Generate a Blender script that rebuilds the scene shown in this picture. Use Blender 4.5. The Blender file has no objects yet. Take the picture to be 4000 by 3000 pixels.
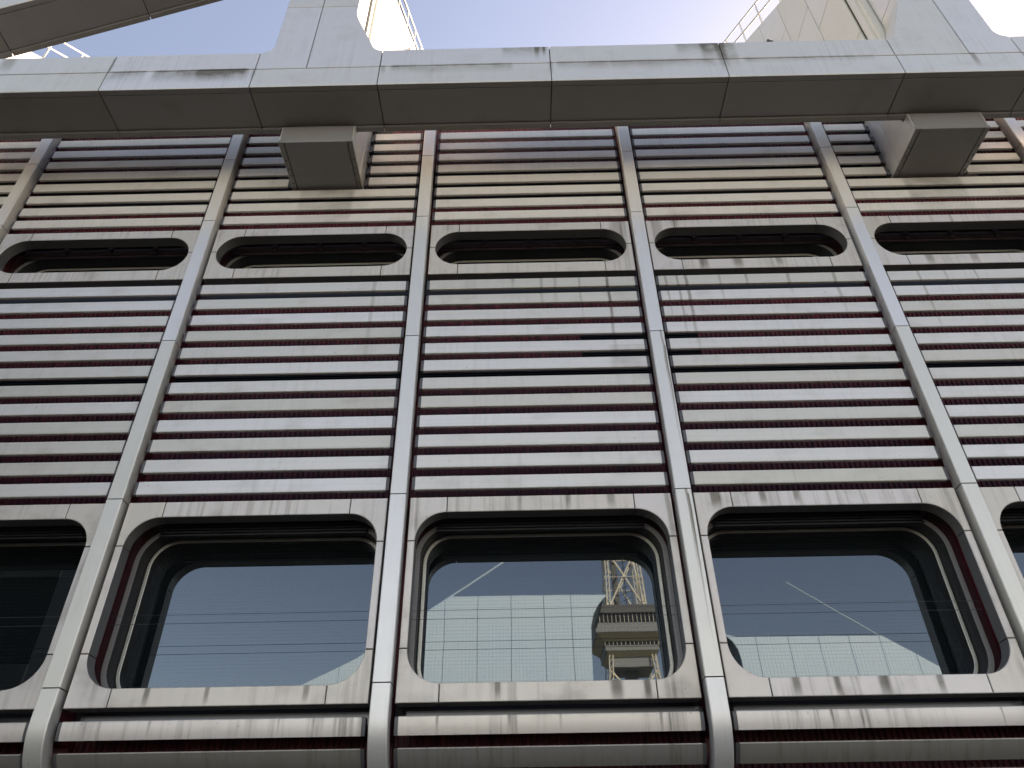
import bpy, bmesh, math, random
from mathutils import Vector, Matrix
random.seed(7)
sc = bpy.context.scene
col = sc.collection
R = math.radians

# ------------------------------------------------------------------ camera, sky, sun, exposure
PITCH, YAW, ROLL = R(36.472), R(-0.4409), R(-0.8541)
fw = Vector((math.sin(YAW)*math.cos(PITCH), math.cos(YAW)*math.cos(PITCH), math.sin(PITCH)))
rt = Vector((math.cos(YAW), -math.sin(YAW), 0))
up = rt.cross(fw)
c_, s_ = math.cos(ROLL), math.sin(ROLL)
rt, up = rt*c_ + up*s_, up*c_ - rt*s_
cam_data = bpy.data.cameras.new('camera')
cam = bpy.data.objects.new('camera', cam_data)
col.objects.link(cam)
cam.matrix_world = Matrix(((rt.x, up.x, -fw.x, -0.2286), (rt.y, up.y, -fw.y, -6.9952), (rt.z, up.z, -fw.z, 1.6), (0, 0, 0, 1)))
cam_data.sensor_width = 36.0
cam_data.lens = 26.253
cam_data.clip_start = 0.05
cam_data.clip_end = 3000
sc.camera = cam

SUN = Vector((0.60, 0.56, 0.53)).normalized()
world = bpy.data.worlds.new('World')
sc.world = world
world.use_nodes = True
wn = world.node_tree
wn.nodes.clear()
sky = wn.nodes.new('ShaderNodeTexSky')
sky.sky_type = 'NISHITA'
sky.sun_disc = False
sky.sun_elevation = math.asin(SUN.z)
sky.sun_rotation = math.atan2(SUN.x, SUN.y)
sky.altitude = 40
sky.air_density = 1.0
sky.dust_density = 0.8
sky.ozone_density = 1.5
bg = wn.nodes.new('ShaderNodeBackground')
bg.inputs['Strength'].default_value = 0.13
wo = wn.nodes.new('ShaderNodeOutputWorld')
wn.links.new(sky.outputs[0], bg.inputs[0])
wn.links.new(bg.outputs[0], wo.inputs[0])

sd = bpy.data.lights.new('sun', 'SUN')
sd.energy = 5.0
sd.angle = R(0.53)
sd.color = (1.0, 0.95, 0.87)
so = bpy.data.objects.new('sun', sd)
col.objects.link(so)
so.rotation_euler = (-SUN).to_track_quat('-Z', 'Y').to_euler()
so.location = SUN*200

sc.view_settings.view_transform = 'Standard'
sc.view_settings.look = 'None'
sc.view_settings.exposure = 1.44
sc.view_settings.use_white_balance = True
sc.view_settings.white_balance_temperature = 9100
sc.view_settings.white_balance_tint = 22
sc.view_settings.gamma = 1.0
sc.view_settings.use_curve_mapping = False

# ------------------------------------------------------------------ materials
def new_mat(name):
    m = bpy.data.materials.new(name)
    m.use_nodes = True
    nt = m.node_tree
    return m, nt, nt.nodes['Principled BSDF']

def plain(name, rgb, rough=0.6, metal=0.0, ior=1.45):
    m, nt, p = new_mat(name)
    p.inputs['Base Color'].default_value = (*rgb, 1)
    p.inputs['Roughness'].default_value = rough
    p.inputs['Metallic'].default_value = metal
    p.inputs['IOR'].default_value = ior
    return m

class NB:
    def __init__(self, nt): self.nt = nt
    def n(self, t, **k):
        x = self.nt.nodes.new(t)
        for a, b in k.items(): setattr(x, a, b)
        return x
    def link(self, a, b): self.nt.links.new(a, b)
    def math(self, op, a, b=None, clamp=False):
        x = self.n('ShaderNodeMath', operation=op)
        x.use_clamp = clamp
        for i, v in enumerate((a, b)):
            if v is None: continue
            if isinstance(v, (int, float)): x.inputs[i].default_value = v
            else: self.link(v, x.inputs[i])
        return x.outputs[0]
    def ramp(self, v, lo, hi, tlo=0.0, thi=1.0):
        x = self.n('ShaderNodeMapRange')
        x.interpolation_type = 'SMOOTHSTEP'
        self.link(v, x.inputs[0])
        x.inputs[1].default_value = lo; x.inputs[2].default_value = hi
        x.inputs[3].default_value = tlo; x.inputs[4].default_value = thi
        return x.outputs[0]
    def noise(self, vec, scale=1.0, detail=3.0, rough=0.5):
        x = self.n('ShaderNodeTexNoise')
        self.link(vec, x.inputs['Vector'])
        x.inputs['Scale'].default_value = scale
        x.inputs['Detail'].default_value = detail
        x.inputs['Roughness'].default_value = rough
        return x.outputs[0]
    def mapped(self, vec, scale, loc=(0, 0, 0)):
        x = self.n('ShaderNodeMapping')
        self.link(vec, x.inputs[0])
        x.inputs['Scale'].default_value = scale
        x.inputs['Location'].default_value = loc
        return x.outputs[0]
    def mix(self, f, a, b):
        x = self.n('ShaderNodeMix', data_type='RGBA')
        if isinstance(f, (int, float)): x.inputs[0].default_value = f
        else: self.link(f, x.inputs[0])
        for i, v in ((6, a), (7, b)):
            if isinstance(v, tuple): x.inputs[i].default_value = (*v, 1)
            else: self.link(v, x.inputs[i])
        return x.outputs[2]

def metal_panel(name, rgb, streak=0.3, stains=(), rough=0.40, metal=0.55, blotch=0.12, vary=0.05, dirt=(0.17, 0.15, 0.12), brushed=0.0, patches=(), patina=0.0):
    """Aged light aluminium: drip streaks, grime blotches and drip marks at given places (x, half width, z top, z bottom, strength)."""
    m, nt, p = new_mat(name)
    b = NB(nt)
    pos = b.n('ShaderNodeNewGeometry').outputs['Position']
    rnd = b.n('ShaderNodeObjectInfo').outputs['Random']
    # drip streaks: stretched along z, only inside wide dirty zones
    st = b.noise(b.mapped(pos, (17, 3, 0.55)), 1.0, 4, 0.62)
    st2 = b.noise(b.mapped(pos, (55, 6, 1.1)), 1.0, 2, 0.5)
    zone = b.noise(b.mapped(pos, (0.9, 0.9, 1.3), (3.1, 0, 1.7)), 1.0, 2, 0.5)
    sm = b.math('MULTIPLY', b.ramp(st, 0.44, 0.76), b.ramp(zone, 0.36, 0.62))
    sm = b.math('MULTIPLY', sm, b.ramp(st2, 0.25, 0.7, 0.55, 1.0))
    d = b.math('MULTIPLY', sm, streak)
    bl = b.noise(b.mapped(pos, (2.1, 2.1, 2.6)), 1.0, 5, 0.6)
    d = b.math('ADD', d, b.math('MULTIPLY', b.ramp(bl, 0.48, 0.78), blotch))
    sep = b.n('ShaderNodeSeparateXYZ'); b.link(pos, sep.inputs[0])
    wob = b.math('MULTIPLY', b.math('SUBTRACT', b.noise(b.mapped(pos, (0.5, 0.5, 2.0)), 1.0, 2), 0.5), 0.05)
    xw = b.math('ADD', sep.outputs[0], wob)
    for (x0, hw, zt, zb, s) in stains:
        a = b.ramp(b.math('ABSOLUTE', b.math('SUBTRACT', xw, x0)), hw*0.25, hw, 1.0, 0.0)
        a = b.math('MULTIPLY', a, b.ramp(sep.outputs[2], zb, zb+(zt-zb)*0.75, 0.0, 1.0))
        a = b.math('MULTIPLY', a, b.ramp(sep.outputs[2], zt, zt+0.02, 1.0, 0.0))
        d = b.math('ADD', d, b.math('MULTIPLY', a, s))
    for (x0, x1, zt, zb, s) in patches:
        a = b.math('MULTIPLY', b.ramp(xw, x0-0.03, x0+0.05), b.ramp(xw, x1-0.05, x1+0.03, 1.0, 0.0))
        a = b.math('MULTIPLY', a, b.ramp(sep.outputs[2], zb, zt))
        a = b.math('MULTIPLY', a, b.ramp(bl, 0.28, 0.62, 0.35, 1.0))
        a = b.math('MULTIPLY', a, b.ramp(sep.outputs[2], zt, zt+0.02, 1.0, 0.0))
        d = b.math('ADD', d, b.math('MULTIPLY', a, s))
    speck = b.noise(b.mapped(pos, (26, 26, 26)), 1.0, 2, 0.5)
    d = b.math('ADD', d, b.math('MULTIPLY', b.ramp(speck, 0.72, 0.80), 0.45))
    d = b.math('MINIMUM', d, 0.92)
    film = b.math('MULTIPLY', b.ramp(sep.outputs[2], 9.25, 9.95), b.ramp(sep.outputs[2], 10.45, 11.0, 1.0, 0.0))
    film = b.math('MULTIPLY', film, b.ramp(bl, 0.2, 0.55, 0.75, 1.0))
    film = b.math('MULTIPLY', film, patina)
    tint = b.mix(rnd, tuple(c*(1-vary) for c in (rgb[0], rgb[1], rgb[2]*0.93)), tuple(min(1, c*(1+vary)) for c in (rgb[0]*0.98, rgb[1], rgb[2]*1.03)))
    if brushed:
        br = b.noise(b.mapped(pos, (0.25, 20, 60)), 1.0, 3, 0.6)
        tint = b.mix(b.math('MULTIPLY', b.ramp(br, 0.35, 0.7), brushed), tint, tuple(c*0.72 for c in rgb))
    tint = b.mix(film, tint, (0.69, 0.63, 0.555))
    base = b.mix(d, tint, dirt)
    b.link(base, p.inputs['Base Color'])
    b.link(b.math('SUBTRACT', metal, b.math('MULTIPLY', film, metal)), p.inputs['Metallic'])
    b.link(b.math('ADD', b.math('ADD', b.math('MULTIPLY', film, 0.25), b.math('MULTIPLY', d, 0.35)), b.math('ADD', rough, b.math('MULTIPLY', bl, 0.08))), p.inputs['Roughness'])
    bump = b.n('ShaderNodeBump')
    bump.inputs['Strength'].default_value = 0.06
    bump.inputs['Distance'].default_value = 0.02
    b.link(b.noise(b.mapped(pos, (1.6, 1.6, 1.6)), 1.0, 2, 0.4), bump.inputs['Height'])
    b.link(bump.outputs[0], p.inputs['Normal'])
    return m

GREY = (0.665, 0.632, 0.592)
drips = []
for bx, side, z0, z1, s in ((0, 0.985, 8.66, 7.05, .8), (3, -0.2, 8.66, 8.2, .5), (3, 0.35, 8.66, 8.1, .45), (6, -0.2, 8.66, 8.2, .4), (0, -0.25, 8.66, 8.35, .35), (0, 0.12, 8.66, 7.9, .4), (3, -1.1, 8.66, 7.2, .5), (0, 0.30, 8.66, 8.0, .35), (0, 0.62, 8.66, 7.7, .38), (3, -0.985, 8.66, 7.0, .65), (3, -1.25, 8.66, 7.6, .45),
                            (3, -0.55, 8.66, 7.9, .35), (3, 0.95, 8.66, 7.8, .5), (-3, 0.93, 8.66, 6.9, .3), (6, -0.95, 8.66, 7.2, .4), (6, -0.6, 8.66, 8.1, .3),
                            (0, -0.99, 3.3, 2.95, .7), (0, 0.99, 3.3, 2.9, .75), (0, -0.35, 3.25, 3.02, .6), (0, 0.1, 3.25, 3.0, .5), (3, -0.5, 3.25, 2.95, .6),
                            (3, 1.0, 3.3, 2.9, .7), (-3, -0.55, 3.25, 2.98, .5), (-3, 0.6, 3.25, 3.0, .5)):
    drips.append((bx+side, random.uniform(0.022, 0.045), z0, z1, s))
M_rib = metal_panel('rib_aluminium', (0.70, 0.672, 0.64), patina=0.8, streak=0.12, blotch=0.05, vary=0.04, stains=[(1.545, 0.02, 7.54, 6.2, .6), (1.56, 0.012, 7.3, 5.4, .6), (1.53, 0.02, 5.36, 4.3, .65), (1.545, 0.012, 5.3, 3.5, .6)])
M_slat = metal_panel('slat_aluminium', GREY, patina=1.0, rough=0.46, metal=0.45, streak=0.14, blotch=0.18, vary=0.11, stains=[d for d in drips if d[2] > 4], brushed=0.18,
                     patches=[(-3.34, -2.55, 10.6, 9.2, .5), (5.45, 6.30, 10.6, 9.2, .5), (0.9, 1.4, 7.4, 6.6, .3)])
face_drips = [(1.21, 0.14, 9.64, 8.7, .5), (1.75, 0.10, 9.64, 8.7, .5), (1.34, .04, 5.36, 4.6, .5), (-1.30, .025, 5.36, 4.4, .4)]
for x, hw, zt, zb, s in ((-0.45, .05, 3.47, 3.33, .45), (0.62, .10, 3.47, 3.28, .55), (0.90, .06, 3.47, 3.28, .6), (2.25, .07, 3.47, 3.30, .5), (2.62, .05, 3.47, 3.30, .5),
                         (3.05, .09, 3.47, 3.30, .55), (3.55, .06, 3.47, 3.30, .45), (-3.65, .05, 3.47, 3.32, .5), (-3.1, .04, 3.47, 3.32, .4), (-2.2, .05, 3.47, 3.33, .4),
                         (1.85, .10, 5.37, 5.18, .55), (2.35, .07, 5.37, 5.20, .5), (2.7, .05, 5.37, 5.22, .45), (0.75, .08, 5.37, 5.20, .4), (0.3, .05, 5.37, 5.22, .35),
                         (2.3, .10, 8.86, 8.66, .5), (2.75, .12, 8.86, 8.68, .45), (3.3, .08, 8.86, 8.70, .4), (5.3, .10, 8.86, 8.66, .45), (5.9, .09, 8.86, 8.68, .4)):
    face_drips.append((x, hw*0.8, zt, zb-0.06, min(0.9, s*1.45)))
M_face = metal_panel('window_panel_aluminium', (0.64, 0.58, 0.535), metal=0.3, streak=0.6, blotch=0.3, vary=0.05,
                     stains=face_drips)
M_sill = metal_panel('sill_slat_aluminium', (0.66, 0.60, 0.56), metal=0.35, streak=0.95, blotch=0.25, vary=0.04, stains=[(d[0], d[1]*0.5, d[2], d[3], d[4]*0.8) for d in drips if d[2] < 4], rough=0.38)
M_under = metal_panel('shade_toned_slat', (0.26, 0.247, 0.235), metal=0.3, streak=0.9, blotch=0.4, vary=0.03, rough=0.42)  # downward slat faces toned dark, shade put into the colour
M_beam = metal_panel('beam_aluminium', (0.71, 0.68, 0.65), streak=0.2, blotch=0.14, vary=0.03,
                     patches=[(-5.2, -3.85, 11.36, 11.0, .8), (-1.9, -0.2, 11.36, 11.1, .65), (0.4, 2.6, 11.36, 11.1, .5), (2.45, 2.95, 11.8, 11.0, .8), (-4.6, -3.9, 11.36, 10.98, .5), (-0.35, 0.3, 11.8, 11.4, .5), (2.1, 2.7, 11.8, 11.38, .5), (-5.8, -5.3, 11.36, 11.0, .5), (3.0, 4.8, 11.36, 11.2, .45)],
                     stains=[(-7.35, .15, 11.765, 11.3, .5), (6.16, .06, 11.36, 10.95, .55), (0.15, .05, 11.765, 11.4, .5), (0.25, .03, 11.765, 11.5, .4), (2.729, .10, 11.765, 10.95, .55), (-2.0, .05, 11.36, 11.1, .4), (0.33, .05, 11.36, 11.0, .35), (-3.80, .05, 11.36, 11.0, .4), (-5.84, .04, 11.7, 11.0, .35)], dirt=(0.13, 0.12, 0.1))
M_soffit = metal_panel('shade_toned_soffit', (0.255, 0.237, 0.222), streak=0.05, blotch=0.25, vary=0.05, rough=0.5, metal=0.2)  # darker copy of the panel finish, underside shade put into the colour
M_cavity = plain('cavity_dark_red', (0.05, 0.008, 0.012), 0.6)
M_wing = metal_panel('buttress_panel', (0.68, 0.66, 0.61), streak=0.05, blotch=0.06, vary=0.03, metal=0.2, rough=0.45)
def noisy(name, c1, c2, scale, rough=0.8):
    m, nt, p = new_mat(name)
    b = NB(nt)
    pos = b.n('ShaderNodeNewGeometry').outputs['Position']
    b.link(b.mix(b.ramp(b.noise(b.mapped(pos, (scale,)*3), 1.0, 5, 0.6), 0.3, 0.7), c1, c2), p.inputs['Base Color'])
    p.inputs['Roughness'].default_value = rough
    return m
M_red = None
def red_mat():
    m, nt, p = new_mat('dark_red_sheet')
    b = NB(nt)
    pos = b.n('ShaderNodeNewGeometry').outputs['Position']
    n1 = b.noise(b.mapped(pos, (24, 2, 1.2)), 1.0, 3, 0.6)
    n2 = b.noise(b.mapped(pos, (0.8, 0.8, 2.2)), 1.0, 2, 0.5)
    f = b.math('MULTIPLY', b.ramp(n1, 0.35, 0.7), b.ramp(n2, 0.3, 0.7, 0.5, 1.0))
    b.link(b.mix(f, (0.075, 0.011, 0.018), (0.19, 0.023, 0.036)), p.inputs['Base Color'])
    p.inputs['Roughness'].default_value = 0.5
    return m
M_red = red_mat()
M_black = plain('black_rubber', (0.012, 0.012, 0.013), 0.6)
M_dark = plain('dark_grey_steel', (0.065, 0.066, 0.07), 0.5, 0.2)
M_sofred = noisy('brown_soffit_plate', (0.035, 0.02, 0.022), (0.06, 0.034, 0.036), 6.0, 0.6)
M_return = plain('shade_toned_return', (0.16, 0.155, 0.147), 0.5, 0.3)  # return faces of the facing panels, shade put into the colour
M_gasket = plain('dark_gasket', (0.022, 0.022, 0.024), 0.6)
M_vent = plain('black_louvre', (0.016, 0.017, 0.02), 0.5)
M_cap = plain('slat_end_grey', (0.10, 0.10, 0.105), 0.5, 0.3)
M_flange = metal_panel('window_flange_grey', (0.33, 0.31, 0.30), streak=0.2, blotch=0.2, vary=0.02, rough=0.45, metal=0.3)
M_trim = metal_panel('window_trim', (0.68, 0.65, 0.56), streak=0.05, blotch=0.08, vary=0.02, rough=0.35, metal=0.5)
M_net = plain('net_wire', (0.025, 0.025, 0.025), 0.5, 0.3)
M_rail = plain('railing_paint', (0.72, 0.70, 0.64), 0.45, 0.2)
M_asph = None
def glass_mat():
    m, nt, p = new_mat('coated_window_glass')
    b = NB(nt)
    pos = b.n('ShaderNodeNewGeometry').outputs['Position']
    p.inputs['Base Color'].default_value = (0.006, 0.009, 0.010, 1)
    p.inputs['Roughness'].default_value = 0.012
    p.inputs['IOR'].default_value = 2.3
    p.inputs['Specular Tint'].default_value = (0.80, 0.93, 1.0, 1)
    bump = b.n('ShaderNodeBump')
    bump.inputs['Strength'].default_value = 0.05
    bump.inputs['Distance'].default_value = 0.003
    b.link(b.noise(b.mapped(pos, (2.6, 2.6, 2.2)), 1.0, 1, 0.4), bump.inputs['Height'])
    b.link(bump.outputs[0], p.inputs['Normal'])
    return m
M_glass = glass_mat()
M_strip = plain('strip_glass', (0.018, 0.019, 0.024), 0.2, 0.0, 1.6)
M_asph = noisy('asphalt', (0.034, 0.033, 0.032), (0.050, 0.048, 0.045), 3.0, 0.9)
M_conc = noisy('grey_core_wall', (0.20, 0.20, 0.195), (0.25, 0.245, 0.24), 0.6)
M_roof = noisy('roof_gravel', (0.22, 0.21, 0.20), (0.32, 0.31, 0.29), 8.0, 0.95)
M_opp = noisy('pale_blue_standin', (0.60, 0.82, 1.0), (0.64, 0.85, 1.0), 0.25, 0.45)
M_oppj = plain('opposite_joint', (0.15, 0.2, 0.23), 0.7)
M_cream = plain('cream_steel_paint', (0.74, 0.72, 0.60), 0.5)
M_tgrey = plain('tower_grey_cladding', (0.13, 0.14, 0.145), 0.6)
M_tlight = plain('tower_light_cladding', (0.27, 0.30, 0.31), 0.6)
M_tbeige = plain('tower_soffit_beige', (0.60, 0.55, 0.40), 0.7)
M_tglass = plain('tower_dark_glass', (0.02, 0.022, 0.025), 0.1)
M_stair = noisy('stair_tower_panel', (0.17, 0.17, 0.155), (0.22, 0.22, 0.20), 0.7, 0.6)

# ------------------------------------------------------------------ geometry helpers
def mesh(name, vs, fs, mat=None, smooth=False):
    me = bpy.data.meshes.new(name)
    me.from_pydata([tuple(v) for v in vs], [], fs)
    me.update()
    bm = bmesh.new(); bm.from_mesh(me)
    bmesh.ops.recalc_face_normals(bm, faces=bm.faces)
    bm.to_mesh(me); bm.free()
    if mat: me.materials.append(mat)
    if smooth:
        for p in me.polygons: p.use_smooth = True
    return me

def put(name, me, parent=None, loc=(0, 0, 0)):
    o = bpy.data.objects.new(name, me)
    col.objects.link(o)
    o.parent = parent
    o.location = loc
    return o

def empty(name, loc=(0, 0, 0), parent=None):
    o = bpy.data.objects.new(name, None)
    o.empty_display_size = 0.2
    col.objects.link(o)
    o.location = loc
    o.parent = parent
    return o

def tag(o, label=None, cat=None, group=None, kind=None):
    if label: o['label'] = label
    if cat: o['category'] = cat
    if group: o['group'] = group
    if kind: o['kind'] = kind
    return o

def inset(pts, d):
    n = len(pts); out = []
    area = sum(pts[i][0]*pts[(i+1) % n][1]-pts[(i+1) % n][0]*pts[i][1] for i in range(n))
    sg = 1 if area > 0 else -1
    for i in range(n):
        a, b, c = pts[i-1], pts[i], pts[(i+1) % n]
        e1 = Vector((b[0]-a[0], b[1]-a[1])); e2 = Vector((c[0]-b[0], c[1]-b[1]))
        if e1.length < 1e-9 or e2.length < 1e-9:
            out.append(b); continue
        e1.normalize(); e2.normalize()
        n1 = Vector((-e1.y, e1.x))*sg; n2 = Vector((-e2.y, e2.x))*sg
        m = n1+n2
        if m.length < 1e-6: m = n1
        m.normalize()
        k = d/max(0.4, m.dot(n1))
        out.append((b[0]+m.x*k, b[1]+m.y*k))
    return out

def prism_data(pts, w0, w1, bev=0.005, back=False, mp=None):
    """outline in (u,v), extruded from w0 (front) to w1; mp maps (u,v,w) to xyz (default: x,z plane, w along y)."""
    mp = mp or (lambda u, v, w: (u, w, v))
    n = len(pts)
    sgn = 1 if w1 > w0 else -1
    rings = [[mp(u, v, w0) for u, v in inset(pts, bev)], [mp(u, v, w0+sgn*bev) for u, v in pts], [mp(u, v, w1) for u, v in pts]]
    vs = sum(rings, [])
    fs = [list(range(n))]
    for r in range(2):
        for i in range(n):
            j = (i+1) % n
            fs.append([r*n+i, r*n+j, (r+1)*n+j, (r+1)*n+i])
    if back: fs.append(list(range(2*n, 3*n))[::-1])
    return vs, fs

def prism(name, pts, w0, w1, mat, bev=0.005, back=True, mp=None):
    return mesh(name, *prism_data(pts, w0, w1, bev, back, mp), mat)

def dark_back(me):  # blackens panel backs and darkens returns to stand for shade
    me.materials.append(M_black)
    me.materials.append(M_return)
    y = max(v.co.y for v in me.vertices)
    for p in me.polygons:
        if all(me.vertices[i].co.y > y-0.001 for i in p.vertices): p.material_index = 1
        elif abs(p.normal.y) < 0.2: p.material_index = 2
    return me

def rect(x0, x1, z0, z1): return [(x0, z0), (x1, z0), (x1, z1), (x0, z1)]

class MB:
    def __init__(self): self.v = []; self.f = []
    def add(self, vs, fs):
        k = len(self.v); self.v += [tuple(v) for v in vs]; self.f += [[i+k for i in f] for f in fs]
    def box(self, x0, x1, y0, y1, z0, z1):
        self.add([(x0, y0, z0), (x1, y0, z0), (x1, y1, z0), (x0, y1, z0), (x0, y0, z1), (x1, y0, z1), (x1, y1, z1), (x0, y1, z1)],
                 [[0, 3, 2, 1], [4, 5, 6, 7], [0, 1, 5, 4], [1, 2, 6, 5], [2, 3, 7, 6], [3, 0, 4, 7]])
    def bar(self, a, b, r, n=6):
        a = Vector(a); b = Vector(b); d = (b-a).normalized()
        u = d.orthogonal().normalized(); w = d.cross(u)
        vs = []
        for p in (a, b):
            for i in range(n):
                t = 2*math.pi*i/n
                vs.append(p+u*math.cos(t)*r+w*math.sin(t)*r)
        fs = [[i, (i+1) % n, n+(i+1) % n, n+i] for i in range(n)]
        fs += [list(range(n))[::-1], list(range(n, 2*n))]
        self.add(vs, fs)
    def mesh(self, name, mat, smooth=False): return mesh(name, self.v, self.f, mat, smooth)

def boxmesh(name, x0, x1, y0, y1, z0, z1, mat):
    m = MB(); m.box(x0, x1, y0, y1, z0, z1)
    return m.mesh(name, mat)

def sweep_x(name, prof, x0, x1, mat, bev=0.0):
    """closed (y,z) profile extruded along x with end caps."""
    n = len(prof)
    vs = [(x0, y, z) for y, z in prof]+[(x1, y, z) for y, z in prof]
    fs = [[i, (i+1) % n, n+(i+1) % n, n+i] for i in range(n)]+[list(range(n))[::-1], list(range(n, 2*n))]
    me = mesh(name, vs, fs, mat, True)
    me.set_sharp_from_angle(angle=R(8))
    return me

def rounded(hw, z0, z1, r, n=10):
    """closed rounded rectangle, counter-clockwise in (x,z)."""
    pts = []
    for cx, cz, a0 in ((hw-r, z0+r, -90), (hw-r, z1-r, 0), (-hw+r, z1-r, 90), (-hw+r, z0+r, 180)):
        for i in range(n+1):
            a = R(a0+90*i/n)
            pts.append((cx+r*math.cos(a), cz+r*math.sin(a)))
    return pts

def ring(name, loops, mat, smooth=False):
    """loops: list of (points(x,z), y) with the same count; quads between them."""
    n = len(loops[0][0]); vs = []; fs = []
    for pts, y in loops: vs += [(x, y, z) for x, z in pts]
    for k in range(len(loops)-1):
        for i in range(n):
            j = (i+1) % n
            fs.append([k*n+i, k*n+j, (k+1)*n+j, (k+1)*n+i])
    return mesh(name, vs, fs, mat, smooth)

# ------------------------------------------------------------------ ground
g = MB(); g.box(-900, 900, -900, 900, -0.5, 0.0)
tag(put('ground', g.mesh('ground', M_asph)), kind='structure')

m = MB(); m.box(-400, 400, -58, -14, -0.2, 0.12)
M_plaza = noisy('concrete_paving', (0.075, 0.070, 0.064), (0.10, 0.095, 0.085), 1.2, 0.9)
tag(put('pavement', m.mesh('pavement', M_plaza)), kind='structure')

# ------------------------------------------------------------------ the facade building
PY = 0.09                   # front plane of slats and window panels
BAYS = [-9, -6, -3, 0, 3, 6, 9]
RIBS = [-10.5, -7.5, -4.5, -1.5, 1.5, 4.5, 7.5, 10.5]
facade = tag(empty('convention_building'), 'aluminium clad building front with pale slats over dark red sheets and rounded windows', 'building')

# massive core behind the cladding
m = MB(); m.box(-75, 75, 1.1, 40, 2.6, 12.25); m.box(-75, 75, 3.2, 40, 0.0, 2.6)
put('core_wall', m.mesh('core_wall', M_conc), facade)
m = MB(); m.box(-75, 75, 14, 40, 12.2, 24)
put('shade_mass', m.mesh('shade_mass', M_conc), facade)  # unseen mass, added and sized to shade the ground in front
m = MB(); m.box(-75, 75, 0.4, 14, 12.25, 12.30)
put('roof', m.mesh('roof', M_roof), facade)
for sx in (-1, 1):
    m = MB(); m.box(10.6 if sx > 0 else -75, 75 if sx > 0 else -10.6, 0.2, 1.1, 2.6, 12.30)
    put('side_wall', m.mesh('side_wall', M_conc), facade)
m = MB(); m.box(-75, 75, 0.62, 3.2, 2.52, 2.6)
put('soffit', m.mesh('soffit', M_dark), facade)

# ribs
HS = [3.4545, 5.363, 7.540, 9.725, 11.090]
def rib_segment(z0, z1, curved=False):
    w, dep, bv = 0.085, 0.156, 0.009
    path = []
    if curved:
        for k in range(16, 0, -1):
            a = R(70*k/16)
            path.append((0.60-0.60*math.cos(a), 3.18-0.60*math.sin(a), (math.cos(a), math.sin(a))))
        path.append((0.0, 3.18, (1, 0)))
        path.append((0.0, z1, (1, 0)))
    else:
        path = [(0.0, z0, (1, 0)), (0.0, z1, (1, 0))]
    prof = [(-w, dep), (-w, bv), (-w+bv*0.6, bv*0.25), (-w+bv, 0), (w-bv, 0), (w-bv*0.6, bv*0.25), (w, bv), (w, dep)]
    n = len(prof); vs = []; fs = []
    for (y, z, (ny, nz)) in path:
        for (px, pd) in prof: vs.append((px, y+ny*pd, z+nz*pd))
    for k in range(len(path)-1):
        for i in range(n):
            j = (i+1) % n
            fs.append([k*n+i, k*n+j, (k+1)*n+j, (k+1)*n+i])
    fs.append(list(range(n))); fs.append(list(range((len(path)-1)*n, len(path)*n)))
    me = mesh('cover_panel', vs, fs, M_rib, True)
    me.set_sharp_from_angle(angle=R(8))
    return me
GAP = 0.006
segs = [rib_segment(0, HS[0]-GAP, True)]+[rib_segment(HS[i]+GAP, HS[i+1]-GAP) for i in range(4)]+[rib_segment(HS[4]+GAP, 12.36)]
m = MB(); m.box(-0.062, 0.062, 0.12, 0.60, 3.05, 12.28); m.box(-0.062, 0.062, 0.5, 0.70, 2.62, 3.05)
m.box(-0.07, 0.07, 0.02, 0.12, 3.3, 12.28)
spine = m.mesh('rib', M_red)
spine.materials.append(M_black)
for p in spine.polygons:
    if min(spine.vertices[i].co.y for i in p.vertices) < 0.05: p.material_index = 1
for x in RIBS:
    rb = put('rib', spine, facade, (x, 0, 0))
    for s in segs: put('cover_panel', s, rb)

# slats
ROW_MID = [8.564-0.2677*k for k in range(12)]
ROW_UP = [9.915+0.2672*k for k in range(10)]
HX = 1.342
def slat_prof(T):
    B = T-0.158
    return [(0.125, T), (0.098, T), (0.092, T-0.003), (PY, T-0.010), (PY, B+0.003), (0.094, B-0.004), (0.112, B-0.009), (0.125, B-0.009)]
def arc_prof(t0, t1, n=6, lead=None, lip=0.05):
    cy, cz, r = 0.60, 3.18, 0.51
    out = []
    if lead: out += [(PY+0.10, lead), (PY+0.008, lead), (PY, lead-0.008)]
    for i in range(n+1):
        a = R(t0+(t1-t0)*i/n)
        out.append((cy-r*math.cos(a), cz-r*math.sin(a)))
    if not lead:
        a = R(t0); out = [(out[0][0]+lip*1.6, out[0][1]+0.012), (out[0][0]+0.012, out[0][1]+0.012)]+out
    a = R(t1)
    out.append((out[-1][0]+lip*math.cos(a), out[-1][1]+lip*math.sin(a)*0.2))
    out.append((out[-1][0]+lip, out[-1][1]+0.01))
    return out
def cap_from(prof):
    cy = sum(p[0] for p in prof)/len(prof); cz = sum(p[1] for p in prof)/len(prof)
    return [(cy+(y-cy)*0.96+0.004, cz+(z-cz)*0.99) for y, z in prof]
base_T = 8.564
std = sweep_x('slat', slat_prof(0), -HX, HX, M_slat)
cap = sweep_x('end_cap', cap_from(slat_prof(0)), 0.001, 0.034, M_cap)
m = MB(); m.box(-0.045, -0.001, 0.15, 0.165, -0.11, -0.075); m.bar((-0.03, 0.14, -0.092), (-0.03, 0.165, -0.092), 0.011, 6)
clip = m.mesh('clip', M_cap)
BRX = {-3: -2.96, 6: 5.872}
def slat(bay, me, z, x0=-HX, x1=HX, cp=cap, clips=True):
    s = put('slat', me, facade, (bay, 0, z+random.uniform(-0.0015, 0.0015) if z else 0))
    if z: s.rotation_euler = (R(random.uniform(-0.7, 0.7)), R(random.uniform(-0.035, 0.035)), 0)
    put('end_cap', cp, s, (x1, 0, 0))
    e = put('end_cap', cp, s, (x0-0.035, 0, 0))
    return s
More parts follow.
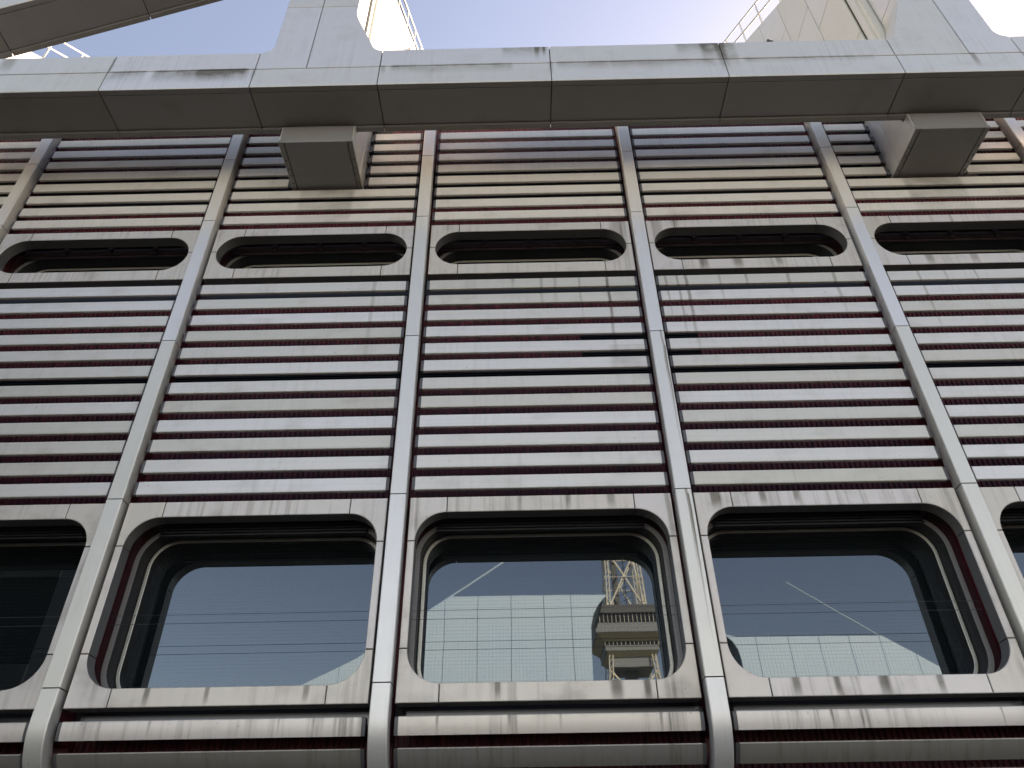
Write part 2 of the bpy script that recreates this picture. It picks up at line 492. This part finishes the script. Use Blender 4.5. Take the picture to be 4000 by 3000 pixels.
cut = {}
for bay in BAYS:
    for T in ROW_MID: slat(bay, std, T)
    for T in ROW_UP:
        if bay in BRX and T > 10.6:
            bl = BRX[bay]-bay-0.60; br = BRX[bay]-bay+0.60
            if bay not in cut:
                cut[bay] = (sweep_x('slat', slat_prof(0), -HX, bl, M_slat), sweep_x('slat', slat_prof(0), br, HX, M_slat))
            slat(bay, cut[bay][0], T, -HX, bl); slat(bay, cut[bay][1], T, br, HX)
        else: slat(bay, std, T)
pA = arc_prof(1, 17, 5, lead=3.187, lip=0.03)
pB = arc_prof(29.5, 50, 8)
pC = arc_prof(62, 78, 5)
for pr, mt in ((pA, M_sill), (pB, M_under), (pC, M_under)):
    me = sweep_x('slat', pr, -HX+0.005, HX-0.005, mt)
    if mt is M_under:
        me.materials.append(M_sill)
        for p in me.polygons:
            if p.normal.z > 0.2 and p.normal.y < 0.9: p.material_index = 1  # upward lip takes the lit tone, the rest keeps the shade tone
    ce = sweep_x('end_cap', cap_from(pr), 0.001, 0.034, M_cap)
    for bay in BAYS: slat(bay, me, 0, -HX+0.005, HX-0.005, ce)

# dark red corrugated back sheets
def corrugated(x0, x1, z0, z1, y, pitch=0.058, amp=0.018):
    n = int((x1-x0)/pitch); vs = []; fs = []
    xs = []
    for i in range(n):
        a = x0+(x1-x0)*i/n; p = (x1-x0)/n
        xs += [(a, y), (a+p*0.35, y), (a+p*0.5, y+amp), (a+p*0.85, y+amp)]
    xs.append((x1, y))
    for x, yy in xs: vs += [(x, yy, z0), (x, yy, z1)]
    for i in range(len(xs)-1): fs.append([2*i, 2*i+2, 2*i+3, 2*i+1])
    return mesh('cladding_sheet', vs, fs, M_red)
sheets = [corrugated(-1.43, 1.43, 9.64, 12.28, 0.33), corrugated(-1.43, 1.43, 5.37, 8.68, 0.33), corrugated(-1.43, 1.43, 2.60, 3.30, 0.58)]
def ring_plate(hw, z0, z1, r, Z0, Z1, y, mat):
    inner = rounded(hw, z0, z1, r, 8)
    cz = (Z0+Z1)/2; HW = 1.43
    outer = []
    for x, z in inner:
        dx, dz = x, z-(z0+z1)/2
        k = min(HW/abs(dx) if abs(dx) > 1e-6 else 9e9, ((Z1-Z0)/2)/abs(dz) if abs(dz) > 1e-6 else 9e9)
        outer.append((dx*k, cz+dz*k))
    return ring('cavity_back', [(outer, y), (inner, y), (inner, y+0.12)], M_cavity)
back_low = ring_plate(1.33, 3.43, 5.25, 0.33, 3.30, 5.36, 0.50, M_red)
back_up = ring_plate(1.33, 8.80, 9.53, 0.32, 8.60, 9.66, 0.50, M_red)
def vent(x0, x1, z0, z1, y=0.28):
    m = MB(); m.box(x0, x1, y+0.03, y+0.05, z0, z1)
    k = z0
    while k < z1-0.02:
        m.box(x0, x1, y, y+0.03, k, k+0.012); k += 0.034
    return m.mesh('louvre', M_vent)
lv_top = vent(-1.42, 1.42, 10.42, 11.15)
lv_mid = vent(-1.42, 1.42, 7.09, 7.29)
lv_a = vent(0.60, 1.42, 7.33, 7.84)
lv_b = vent(-1.42, -0.93, 7.33, 7.84)
lv_under = boxmesh('under_sill_plate', -1.42, 1.42, 0.27, 0.30, 8.46, 8.80, M_dark)
sof_low = vent(-1.12, 1.12, 5.115, 5.36, 0.40)
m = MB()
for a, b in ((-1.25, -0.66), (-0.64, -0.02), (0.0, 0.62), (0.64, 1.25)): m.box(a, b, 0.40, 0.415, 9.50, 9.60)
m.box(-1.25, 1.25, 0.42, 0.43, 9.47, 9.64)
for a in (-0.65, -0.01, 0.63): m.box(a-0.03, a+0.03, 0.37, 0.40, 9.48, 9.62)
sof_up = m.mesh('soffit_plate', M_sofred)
lv_low = boxmesh('under_sill_plate', -1.42, 1.42, 0.42, 0.44, 3.18, 3.44, M_black)
for bay in BAYS:
    for s in sheets: put('cladding_sheet', s, facade, (bay, 0, 0))
    put('louvre', lv_top, facade, (bay, 0, 0)); put('louvre', lv_mid, facade, (bay, 0, 0))
    put('under_sill_plate', lv_under, facade, (bay, 0, 0)); put('under_sill_plate', lv_low, facade, (bay, 0, 0))
    put('louvre', sof_low, facade, (bay, 0, 0)); put('soffit_plate', sof_up, facade, (bay, 0, 0))
    if bay in (0,): put('louvre', lv_a, facade, (bay, 0, 0))
    if bay in (3,): put('louvre', lv_b, facade, (bay, 0, 0))
strip = boxmesh('strip_pane', -1.30, 1.42, 0.30, 0.31, 3.12, 3.275, M_strip)
for bay in BAYS: put('strip_pane', strip, facade, (bay, 0, 0))
# windows: a module = dark carrier > facing panels, flange, trim, gasket, pane
def corner_piece(sx, sz, hw, zmid_top, zmid_bot, z0, z1, Z0, Z1, r, xs):
    """one corner of the facing; sx, sz = +-1; outer edge +-1.378, seams at xs and zmid."""
    HW = 1.378; j = 0.004
    cx = hw-r; cz = (z1-r) if sz > 0 else (z0+r)
    ze = z1 if sz > 0 else z0; Ze = Z1 if sz > 0 else Z0
    zm = (zmid_top if sz > 0 else zmid_bot)
    arc = []
    for i in range(13):
        a = R(90*i/12)
        arc.append((cx+r*math.cos(a), cz+sz*r*math.sin(a)))
    pts = [(hw, zm+sz*j)]+[q for q in arc if sz*(q[1]-zm) > 0.006 and q[0] > xs+0.006]+[(xs+j, ze), (xs+j, Ze), (HW, Ze), (HW, zm+sz*j)]
    return [(sx*x, z) for x, z in pts]
def window_module(kind):
    if kind == 'low': z0, z1, Z0, Z1, zt, zb = 3.465, 5.187, 3.297, 5.362, 4.868, 3.781
    else: z0, z1, Z0, Z1, zt, zb = 8.858, 9.492, 8.678, 9.638, 9.19, 9.19
    hw, r, xs, HW, D, j = 1.304, 0.3165, 0.987, 1.378, 0.25, 0.004
    pieces = []
    for sx in (-1, 1):
        for sz in (-1, 1):
            pieces.append(prism('facing_panel', corner_piece(sx, sz, hw, zt, zb, z0, z1, Z0, Z1, r, xs), PY, D, M_face, 0.006))
        if kind == 'low':
            a, b = sorted((sx*hw, sx*HW))
            pieces.append(prism('facing_panel', rect(a, b, zb+j, zt-j), PY, D, M_face, 0.006))
    pieces.append(prism('facing_panel', rect(-xs+j, xs-j, z1, Z1), PY, D, M_face, 0.006))
    pieces.append(prism('facing_panel', rect(-xs+j, xs-j, Z0, z0), PY, D, M_face, 0.006))
    for me in pieces: dark_back(me)
    # inner window
    if kind == 'low': a0, a1, ro = 3.45, 5.19, 0.33
    else: a0, a1, ro = 8.86, 9.50, 0.31
    L = lambda d: rounded(1.29-d, a0+d, a1-d, max(0.05, ro-d))
    fl = ring('window_flange', [(L(-0.055), 0.49), (L(-0.055), 0.47), (L(0.0), 0.47)], M_flange)
    gk = ring('gasket', [(L(0.0), 0.471), (L(0.004), 0.655), (L(0.014), 0.655)], M_gasket)
    tr = ring('window_trim', [(L(0.012), 0.66), (L(0.012), 0.643), (L(0.018), 0.638), (L(0.046), 0.638), (L(0.05), 0.641)], M_trim)
    rv = ring('reveal', [(L(0.050), 0.642), (L(0.050), 0.80)], M_black)
    pn = rounded(1.29-0.03, a0+0.03, a1-0.03, ro-0.03)
    n = len(pn)
    vs = [(x, 0.762, z) for x, z in pn]+[(x, 0.785, z) for x, z in pn]
    fs = [list(range(n)), list(range(n, 2*n))]+[[i, (i+1) % n, n+(i+1) % n, n+i] for i in range(n)]
    pane = mesh('pane', vs, fs, M_glass)
    return pieces, fl, [('gasket', gk), ('window_trim', tr), ('reveal', rv), ('pane', pane)], (back_low if kind == 'low' else back_up)
for kind in ('low', 'up'):
    pieces, fl, inner, back = window_module(kind)
    for bay in BAYS:
        w = put('window', fl, facade, (bay, 0, 0))
        put('cavity_back', back, w)
        for p in pieces: put('facing_panel', p, w)
        for nm, me in inner: put(nm, me, w)

# ------------------------------------------------------------------ bird nets stretched in the window openings (each a thing)
def net(hw, z0, z1, pitch, t):
    m = MB(); y = 0.262
    n = int(2*hw/pitch)
    for i in range(n+1):
        x = -hw+2*hw*i/n
        m.box(x-t/2, x+t/2, y, y+t, z0, z1)
    n = int((z1-z0)/pitch)
    for i in range(n+1):
        z = z0+(z1-z0)*i/n
        m.box(-hw, hw, y+t, y+2*t, z-t/2, z+t/2)
    return m.mesh('mesh_grid', M_net)
net_low = net(1.312, 3.452, 5.198, 0.036, 0.00045)
net_up = net(1.312, 8.850, 9.500, 0.036, 0.00045)
wires = []
for z in (4.201, 4.114):
    m = MB(); m.bar((-1.325, 0.272, z), (1.325, 0.272, z+0.004), 0.0024, 5)
    wires.append(m.mesh('wire', M_dark))
LOW = {-9: 'bird net with two wires across the large window beyond the left edge',
       -6: 'bird net across the leftmost large window, the dark one mirroring a shaded stair tower',
       -3: 'bird net across the large window mirroring plain blue sky, left of the tower reflection',
       0: 'bird net with two wires across the large window mirroring the lattice tower',
       3: 'bird net across the large window right of the one mirroring the lattice tower',
       6: 'bird net across the large window cut off by the right edge',
       9: 'bird net with two wires across the large window far beyond the right edge'}
UP = {-9: 'bird net in the slot window beyond the left edge',
      -6: 'bird net in the slot window at the left edge of the row',
      -3: 'bird net in the slot window below the left beam bracket',
      0: 'bird net in the middle slot window, straight above the tower reflection',
      3: 'bird net in the slot window above the heaviest drip stains, right of the middle one',
      6: 'bird net in the slot window below the right beam bracket',
      9: 'bird net in the slot window beyond the right edge'}
for bay in BAYS:
    if abs(bay) > 6: continue
    t = tag(empty('bird_net', (bay, 0, 0)), LOW[bay], 'bird net', 'bird nets in the large windows')
    tag(put('mesh_grid', net_low, t), kind='stuff')
    for w in wires: put('wire', w, t)
    t = tag(empty('bird_net', (bay, 0, 0)), UP[bay], 'bird net', 'bird nets in the slot windows')
    tag(put('mesh_grid', net_up, t), kind='stuff')

# ------------------------------------------------------------------ exterior truss: beam, columns, brace, brackets
truss = tag(empty('roof_truss'), 'massive grey panelled box beam with columns and diagonal brace in front of the facade', 'truss')
FY, BY = -1.30, -0.58
ZB, ZM, ZT = 10.910, 11.345, 11.765
SE = [-10.6, -8.2, -5.84, -3.785, -2.045, 0.328, 2.729, 5.105, 6.845, 8.9, 11.3]
beam = put('beam', boxmesh('beam', -10.5, 11.2, FY+0.03, BY-0.02, ZB+0.03, ZT-0.02, M_black), truss)
J = 0.007
STRUT = {(-3.785, -2.045): 1, (5.105, 6.845): -1}
flip = lambda u, v, w: (u, v, w)
for a, b in zip(SE[:-1], SE[1:]):
    x0, x1 = a+J, b-J
    # lower front panel: front face, folded under by 85 mm
    prof = [(FY+0.04, ZM-J), (FY+0.006, ZM-J), (FY, ZM-J-0.006), (FY, ZB+0.008), (FY+0.006, ZB), (FY+0.012, ZB), (FY+0.04, ZB+0.03)]
    put('panel', sweep_x('panel', prof, x0, x1, M_beam), beam)
    put('panel', prism('panel', [(x0, FY+0.013), (x1, FY+0.013), (x1, -1.213), (x0, -1.213)], ZB+0.001, ZB+0.03, M_soffit, 0.003, True, flip), beam)  # folded edge of the front panel, in the shade-toned colour
    # underside panel
    put('panel', prism('panel', [(x0, -1.205), (x1, -1.205), (x1, -0.672), (x0, -0.672)], ZB-0.002, ZB+0.03, M_soffit, 0.004, True, flip), beam)
    # back lip and back face
    prof = [(-0.662, ZB-0.032), (-0.655, ZB-0.036), (BY-0.004, ZB-0.036), (BY, ZB-0.030), (BY, ZB+0.03), (-0.662, ZB+0.03)]
    put('panel', sweep_x('panel', prof, x0, x1, M_soffit), beam)
    prof = [(BY-0.001, ZB+0.032), (BY-0.001, ZT-0.01), (BY-0.04, ZT-0.01), (BY-0.04, ZB+0.032)]
    put('panel', sweep_x('panel', prof, x0, x1, M_beam), beam)
    # top cover
    put('panel', prism('panel', [(x0, FY+0.01), (x1, FY+0.01), (x1, BY), (x0, BY)], ZT-0.003, ZT-0.02, M_beam, 0.003, True, flip), beam)
    if (a, b) not in STRUT:
        put('panel', prism('panel', rect(x0, x1, ZM+J, ZT), FY, FY+0.06, M_beam, 0.006), beam)
def fillet(c, r, a0, a1, n=8):
    return [(c[0]+r*math.cos(R(a0+(a1-a0)*i/n)), c[1]+r*math.sin(R(a0+(a1-a0)*i/n))) for i in range(n+1)]
AX = 1.53
def column(mirror):
    mx = (lambda x: x) if not mirror else (lambda x: 2*AX-x)
    core = boxmesh('column', *sorted((mx(-3.60), mx(-2.545))), FY+0.03, -0.72, ZT-0.1, 18.0, M_black)
    cl = put('column', core, truss)
    j = 0.0065; zs = 13.036; xs = -3.071; z0 = ZM+J
    # outer part (left of the middle seam)
    A = [(xs-j, z0), (xs-j, zs-j), (-3.614, zs-j)]+[(-3.614, 11.96)]+fillet((-3.614-0.19, 11.955), 0.19, 0, -90, 8)[1:]
    A = [(x, max(z, ZT) if x < -3.615 else z) for x, z in A]
    A[-1] = (-3.785+J, ZT)
    A = [q for q in A if q[0] >= -3.785+J-1e-6]+[(-3.785+J, z0)]
    B = [(xs+j, z0), (-2.045-J, z0), (-2.045-J, ZT)]+[(-2.10, 11.775), (-2.15, 11.81), (-2.19, 11.87), (-2.215, 11.935), (-2.244, 12.02), (-2.44, 12.53), (-2.485, 12.655), (-2.51, 12.74), (-2.523, 12.82), (-2.53, 12.91), (-2.53, zs-j), (xs+j, zs-j)]
    C = rect(-3.614, xs-j, zs+j, 15.2); D_ = rect(xs+j, -2.53, zs+j, 15.2)
    E_ = rect(-3.614, xs-j, 15.213, 18.0); F_ = rect(xs+j, -2.53, 15.213, 18.0)
    for P in (A, B, C, D_, E_, F_):
        pts = [(mx(x), z) for x, z in P]
        put('panel', prism('panel', pts, FY, -0.86, M_beam, 0.006), cl)
    return cl
column(False); column(True)

# diagonal brace at upper left: same box section, rotated in the plane of the truss
ang = math.atan2(0.557, 1)
bo = Vector((-8.10, 0, 13.225)); bu = Vector((math.cos(ang), 0, math.sin(ang))); bv_ = Vector((-math.sin(ang), 0, math.cos(ang)))
def bmap(u, v, w): q = bo+bu*u+bv_*v; return (q.x, w, q.z)
def sweep_brace(prof, u0, u1, mt=None):
    n = len(prof)
    vs = [bmap(u0, v, y) for y, v in prof]+[bmap(u1, v, y) for y, v in prof]
    fs = [[i, (i+1) % n, n+(i+1) % n, n+i] for i in range(n)]+[list(range(n))[::-1], list(range(n, 2*n))]
    return mesh('panel', vs, fs, mt or M_beam)
m = MB()
cv = [bmap(u, v, y) for u in (-2.6, 5.1) for v in (0.03, 0.84) for y in (FY+0.03, BY-0.02)]
m.add(cv, [[0, 1, 3, 2], [4, 6, 7, 5], [0, 4, 5, 1], [2, 3, 7, 6], [0, 2, 6, 4], [1, 5, 7, 3]])
brace = put('brace', m.mesh('brace', M_black), truss)
us = [-2.55, -0.18, 2.03, 4.3, 5.05]
for a, b in zip(us[:-1], us[1:]):
    a += J; b -= J
    put('panel', sweep_brace([(FY+0.04, 0.86), (FY, 0.86), (FY, 0.008), (FY+0.008, 0.0), (FY+0.012, 0.0), (FY+0.04, 0.03)], a, b), brace)
    put('panel', sweep_brace([(FY+0.013, 0.001), (-1.213, 0.001), (-1.213, 0.03), (FY+0.013, 0.03)], a, b, M_soffit), brace)
    put('panel', sweep_brace([(-1.205, -0.002), (-0.672, -0.002), (-0.672, 0.03), (-1.205, 0.03)], a, b, M_soffit), brace)
    put('panel', sweep_brace([(-0.662, -0.03), (-0.655, -0.036), (BY, -0.036), (BY, 0.03), (-0.662, 0.03)], a, b, M_soffit), brace)
    put('panel', sweep_brace([(BY-0.001, 0.032), (BY-0.001, 0.86), (BY-0.04, 0.86), (BY-0.04, 0.032)], a, b), brace)

# brackets tying the beam to the facade
for bx in (-2.96, 5.872):
    hwid = 0.52; zb = 10.50
    br = put('bracket', boxmesh('bracket', bx-hwid+0.03, bx+hwid-0.03, -0.55, 0.50, zb+0.03, 12.15, M_black), truss)
    put('panel', prism('panel', [(bx-0.434, -0.70), (bx+0.434, -0.70), (bx+0.434, 0.48), (bx-0.434, 0.48)], zb, zb+0.04, M_soffit, 0.004, True, flip), br)
    for sx in (-1, 1):
        for y0, y1 in ((-0.70, -0.142), (-0.132, 0.48)):
            a, b = sorted((bx+sx*0.447, bx+sx*(hwid-0.005)))
            put('edge_strip', prism('edge_strip', [(a, y0), (b, y0), (b, y1), (a, y1)], zb+0.002, zb+0.05, M_soffit, 0.004, True, flip), br)
        # side panels stand off the edge strip
        xo = bx+sx*hwid
        for y0, y1 in ((-0.70, -0.137), (-0.129, 0.30)):
            if y0 < -0.5: pts = [(-0.69, zb+0.006), (y1, zb+0.006), (y1, 12.18), (-0.555, 12.18), (-0.555, ZB-0.045), (-0.69, ZB-0.045)]
            else: pts = [(y0, zb+0.006), (y1, zb+0.006), (y1, 12.18), (y0, 12.18)]
            me = prism('side_panel', pts, xo, xo-sx*0.03, M_beam, 0.004, True, lambda u, v, w: (w, u, v))
            put('side_panel', me, br)
        m = MB()
        for k in range(6):
            zz = 10.60+0.2672*k
            m.box(*sorted((xo+sx*0.004, xo+sx*0.05)), 0.10, 0.17, zz-0.06, zz+0.06)
            m.box(*sorted((xo+sx*0.05, xo+sx*0.075)), 0.12, 0.20, zz-0.02, zz+0.16)
        put('slat_support', m.mesh('slat_support', M_cap), br)
        put('gap_plate', boxmesh('gap_plate', *sorted((xo+sx*0.003, xo+sx*0.30)), 0.205, 0.215, 10.53, 12.2, M_vent), br)
    put('end_plate', prism('end_plate', rect(bx-0.50, bx+0.50, zb+0.012, ZB-0.045), -0.697, -0.66, M_soffit, 0.004), br)
    for sx in (-1, 1):
        m = MB()
        for y in (-0.40, -0.25, 0.0):
            m.bar((bx+sx*0.482, y, zb-0.004), (bx+sx*0.482, y, zb+0.004), 0.012, 8)
        put('bolt', m.mesh('bolt', M_dark), br)

# ------------------------------------------------------------------ roof buttresses behind the columns with railings
def ztop(y): return 16.85+0.92*(y-0.5)
def buttress(xf, side, label, rl):
    """xf = x of the seen face, side=+1 when that face looks to +x."""
    t = tag(empty('roof_buttress', (xf, 0, 13.2)), label, 'buttress', 'sloping roof buttresses behind the truss')
    dx = -side*1.10
    YE = 4.9
    prof = [(-0.60, 12.0), (-0.60, ztop(-0.6)), (YE, ztop(YE)), (YE, 13.2), (0.45, 13.2), (0.45, 12.0)]
    mp = lambda u, v, w: (w, u, v-13.2)
    core = prism('buttress_core', inset(prof, 0.012), -side*0.02, dx, M_dark, 0.004, True, mp)
    put('buttress_core', core, t)
    # stepped square panels on the seen face
    ys = [-0.60, 0.22, 1.06, 1.90, 2.74, 3.58, YE]
    for i in range(len(ys)-1):
        y0, y1 = ys[i]+0.007, ys[i+1]-0.007
        zs = [12.0, 13.27+0.81*i, 14.87+0.81*i, 16.47+0.81*i, 18.07+0.81*i, 40]
        for k in range(len(zs)-1):
            zl, zh = max(zs[k]+0.007, 12.0 if y0 < 0.4 else 13.2), zs[k+1]-0.007
            tl, th = ztop(y0)-0.005, ztop(y1)-0.005
            if zl >= th-0.02 or zh <= zl+0.02: continue
            pts = [(y0, zl), (y1, zl)]
            if zh <= tl: pts += [(y1, zh), (y0, zh)]
            elif zh >= th:
                if zl <= tl: pts += [(y1, th), (y0, tl)]
                else:
                    yc = y0+(y1-y0)*(zl-tl)/(th-tl); pts = [(yc, zl), (y1, zl), (y1, th)]
            else:
                yc = y0+(y1-y0)*(zh-tl)/(th-tl)
                pts += [(y1, zh), (yc, zh)]
                if zl <= tl: pts += [(y0, tl)]
                else:
                    yb = y0+(y1-y0)*(zl-tl)/(th-tl); pts = [(yb, zl), (y1, zl), (y1, zh), (yc, zh)]
            put('panel', prism('panel', pts, 0.0, -side*0.03, M_wing, 0.003, True, mp), t)
    # recessed channel between buttress and column
    m = MB(); m.box(*sorted((-side*0.05, -side*1.0)), -0.84, -0.60, -1.2, 6.0)
    m.box(*sorted((-side*0.012, -side*0.05)), -0.775, -0.665, -1.2, 6.0)
    put('joint_cover', m.mesh('joint_cover', M_wing), t)
    # a small lamp bracket; on sunlit faces the glare is put into its colour
    m = MB(); m.bar((side*0.01, 1.62, 3.78), (side*0.10, 1.62, 3.80), 0.02, 6); m.box(*sorted((side*0.08, side*0.13)), 1.59, 1.65, 3.77, 3.82)
    put('lamp_bracket', m.mesh('lamp_bracket', M_cap if side < 0 else M_wing), t)
    # railing
    r = tag(empty('railing', (xf-side*0.10, 0, 13.2)), rl, 'railing', 'railings on the sloping buttresses')
    H = lambda y: ztop(y)-13.2
    Y0, Y1 = -0.5, 4.8
    for h, nm in ((0.98, 'top_rail'), (0.52, 'middle_rail')):
        m = MB(); m.bar((0, Y0, H(Y0)+h), (0, Y1, H(Y1)+h), 0.024, 8)
        put(nm, m.mesh(nm, M_rail, True), r)
    y = 0.18
    pm = MB(); pm.bar((0, 0, -0.05), (0, 0, 0.98), 0.022, 8)
    pme = pm.mesh('post', M_rail, True)
    y = 1.88-0.88*3
    while y < 4.8:
        if y > -0.5: put('post', pme, r, (0, y, H(y)))
        y += 0.88
    return t
buttress(-2.50, 1, 'sunlit white roof buttress behind the left column, brightest surface in view', 'pale sunlit railing up the white buttress behind the left column')
buttress(5.42, -1, 'shaded beige panelled roof buttress behind the right column', 'grey railing against the sky on the shaded buttress by the right column')
buttress(-11.55, 1, 'small sunlit corner of a roof buttress under the diagonal brace at far left', 'short bright railing seen under the diagonal brace at far left')

# ------------------------------------------------------------------ across the street (seen in the window panes)
def opposite(name, label, outline, seams, y0, edge, er):  # added outside walls, outlined to mirror like the interior walls behind the glass
    t = tag(empty(name, ((outline[0][0]), y0, 0)), label, 'building')
    ox = outline[0][0]
    core = prism('wall', [(x-ox, z) for x, z in inset(outline, 0.15)], -0.1, -9.0, M_oppj, 0.02)
    put('wall', core, t)
    xs = [p[0] for p in outline]
    def clip(poly, xc, keep):
        out = []
        for i in range(len(poly)):
            a, b = poly[i], poly[(i+1) % len(poly)]
            ia, ib = (a[0]-xc)*keep >= 0, (b[0]-xc)*keep >= 0
            if ia: out.append(a)
            if ia != ib:
                k = (xc-a[0])/(b[0]-a[0]); out.append((xc, a[1]+(b[1]-a[1])*k))
        return out
    for a, b in zip(seams[:-1], seams[1:]):
        P = clip(clip(outline, a+0.022, 1), b-0.022, -1)
        if len(P) >= 3: put('panel', prism('panel', [(x-ox, z) for x, z in P], 0.0, -0.15, M_opp, 0.01), t)
    m = MB()
    for p, q in zip(edge[:-1], edge[1:]): m.bar((p[0]-ox, -0.2, p[1]), (q[0]-ox, -0.2, q[1]), er, 6)
    put('edge_bar', m.mesh('edge_bar', M_opp), t)
    return t
Lout = [(-40, 0), (6.03, 0), (6.05, 21), (6.19, 24.4), (6.45, 25.5), (6.94, 26.35), (7.5, 27.0), (7.95, 27.35), (5, 27.42), (-6.76, 27.42), (-9.07, 25.9), (-15.1, 21.9), (-19.4, 19.8), (-25, 17.9), (-40, 14.5)]
opposite('mirrored_standin', 'pale panelled stand-in for an interior wall, added outside, mirrored in the middle window', Lout, [-40]+[-28.9+3.08*k for k in range(11)]+[4.45, 8.2], -60, [(-9.07, 26.0), (-1.76, 30.9)], 0.085)
Rout = [(60, 0), (60, 12), (45, 16.5), (37.6, 19.7), (32.4, 23.1), (19.5, 23.2), (18.25, 23.45), (18.9, 22.8), (19.25, 22.1), (19.36, 21.2), (19.37, 0)]
opposite('mirrored_standin', 'pale panelled stand-in for an interior wall with descending edge, added outside, mirrored in the right window', Rout[::-1], [18.0, 20.95]+[23.9+2.75*k for k in range(14)], -60, [(32.2, 23.2), (25.0, 28.3)], 0.05)

# lattice tower
TX, TY = 23.2, -158.0
tw = tag(empty('lattice_tower', (TX, TY, 0)), 'cream steel lattice tower with a boxy two tier lookout, mirrored in the middle window', 'tower')
def half(z): return 4.35*(1 if z > 60 else 1)+max(0, (60-z))*0.035+max(0, 60-z)**2*0.0016-max(0, z-60)*0.035
legs = []
for sx in (-1, 1):
    for sy in (-1, 1):
        m = MB()
        lv = [0, 8, 16, 24, 32, 40, 46, 52, 58.6, 66, 74, 82, 92, 102]
        for a, b in zip(lv[:-1], lv[1:]):
            ha, hb = half(a), half(b)
            for ox, oy in ((0, 0), (-0.75, 0), (0, -0.75), (-0.75, -0.75)):
                m.bar((sx*(ha+ox), sy*(ha+oy), a), (sx*(hb+ox), sy*(hb+oy), b), 0.13, 4)
            n = max(2, int((b-a)/1.4))
            for i in range(n):
                t0 = a+(b-a)*i/n; t1 = a+(b-a)*(i+1)/n
                m.bar((sx*half(t0), sy*half(t0), t0), (sx*(half(t1)-0.75), sy*half(t1), t1), 0.06, 4)
        put('corner_leg', m.mesh('corner_leg', M_cream), tw)
for sx, sy in ((0, 1), (0, -1), (1, 0), (-1, 0)):
    m = MB()
    for a, b in ((16, 32), (32, 46), (59.4, 74), (74, 88), (88, 102)):
        ha, hb = half(a)-0.3, half(b)-0.3
        P = lambda s, h, z: (s*h if sx == 0 else sx*h, s*h if sy == 0 else sy*h, z)
        m.bar(P(-1, ha, a), P(1, hb, b), 0.22, 4); m.bar(P(1, ha, a), P(-1, hb, b), 0.22, 4); m.bar(P(-1, ha, a), P(1, ha, a), 0.24, 4)
        zc = (a+b)/2; hc = half(zc); m.bar(P(-1, hc, zc), P(1, hc, zc), 0.09, 4)
    put('cross_brace', m.mesh('cross_brace', M_cream), tw)
m = MB()
m.box(-1.3, 1.3, -1.3, 1.3, 0, 52); m.box(-2.2, -1.0, -0.8, 0.8, 58, 95)
put('lift_shaft', m.mesh('lift_shaft', M_tgrey), tw)
m = MB()
random.seed(3)
for k in range(26):
    z = 59+k*1.5
    m.bar((-0.9, 0.9, z), (2.0, 0.9, z+1.2), 0.08, 4); m.bar((2.0, 0.9, z), (2.0, 0.9, z+1.5), 0.16, 4); m.bar((0.4, 1.2, z), (0.4, 1.2, z+1.5), 0.14, 4)
put('stair_cage', m.mesh('stair_cage', M_tgrey), tw)
def deck(h, z0, z1, ww, tone, nm, nwin, base):
    d = put(nm, boxmesh(nm, -h, h, -h, h, z0, z1, tone), tw)
    h2, z2 = base
    vs = [(sx*k, sy*k, z) for k, z in ((h-0.15, z0-0.02), (h2, z2)) for sx, sy in ((-1, -1), (1, -1), (1, 1), (-1, 1))]
    put('soffit', mesh('soffit', vs, [[i, (i+1) % 4, 4+(i+1) % 4, 4+i] for i in range(4)]+[[0, 1, 2, 3], [4, 5, 6, 7]], M_tbeige), d)
    m = MB(); m.box(-h-0.04, h+0.04, -h-0.04, h+0.04, ww[0], ww[1]); put('window_band', m.mesh('window_band', M_tglass), d)
    m = MB()
    for i in range(nwin+1):
        x = -h+2*h*i/nwin
        for s in (-1, 1):
            m.box(x-0.055, x+0.055, s*(h+0.06)-0.06, s*(h+0.06)+0.06, ww[0], ww[1])
            m.box(s*(h+0.06)-0.06, s*(h+0.06)+0.06, x-0.055, x+0.055, ww[0], ww[1])
    put('mullion', m.mesh('mullion', M_cream), d)
    return d
deck(7.6, 53.2, 58.6, (55.2, 57.1), M_tlight, 'upper_deck', 17, (5.9, 51.75))
put('roof_slab', boxmesh('roof_slab', -8.1, 8.1, -8.1, 8.1, 57.2, 58.9, M_tgrey), tw)
deck(5.7, 49.9, 52.3, (51.0, 52.0), M_tlight, 'lower_deck', 13, (4.6, 48.9))
put('deck_base', boxmesh('deck_base', -4.4, 4.4, -4.4, 4.4, 46.9, 48.9, M_tlight), tw)

# shaded stair tower close by on the left (mirrored in the dark left window)
st = tag(empty('stair_tower', (-8.9, -4.6, 0)), 'dull grey panelled stair tower, shaded, mirrored in the dark left window', 'stair tower')
put('tower_core', boxmesh('tower_core', -7.0, 0.10, -2.5, -0.05, 0, 10.8, M_black), st)
for i in range(6):
    for k in range(7):
        x0 = -7.0+1.2*i; z0 = 1.55*k-(0.7 if i % 2 else 0)
        a, b = max(0, z0), min(10.8, z0+1.54)
        if b-a < 0.1: continue
        if (i, k) in ((5, 4), (4, 3)): continue
        put('panel', prism('panel', rect(x0+0.008, min(x0+1.192, 0.12), a+0.008, b-0.008), 0.0, -0.05, M_stair, 0.006), st)
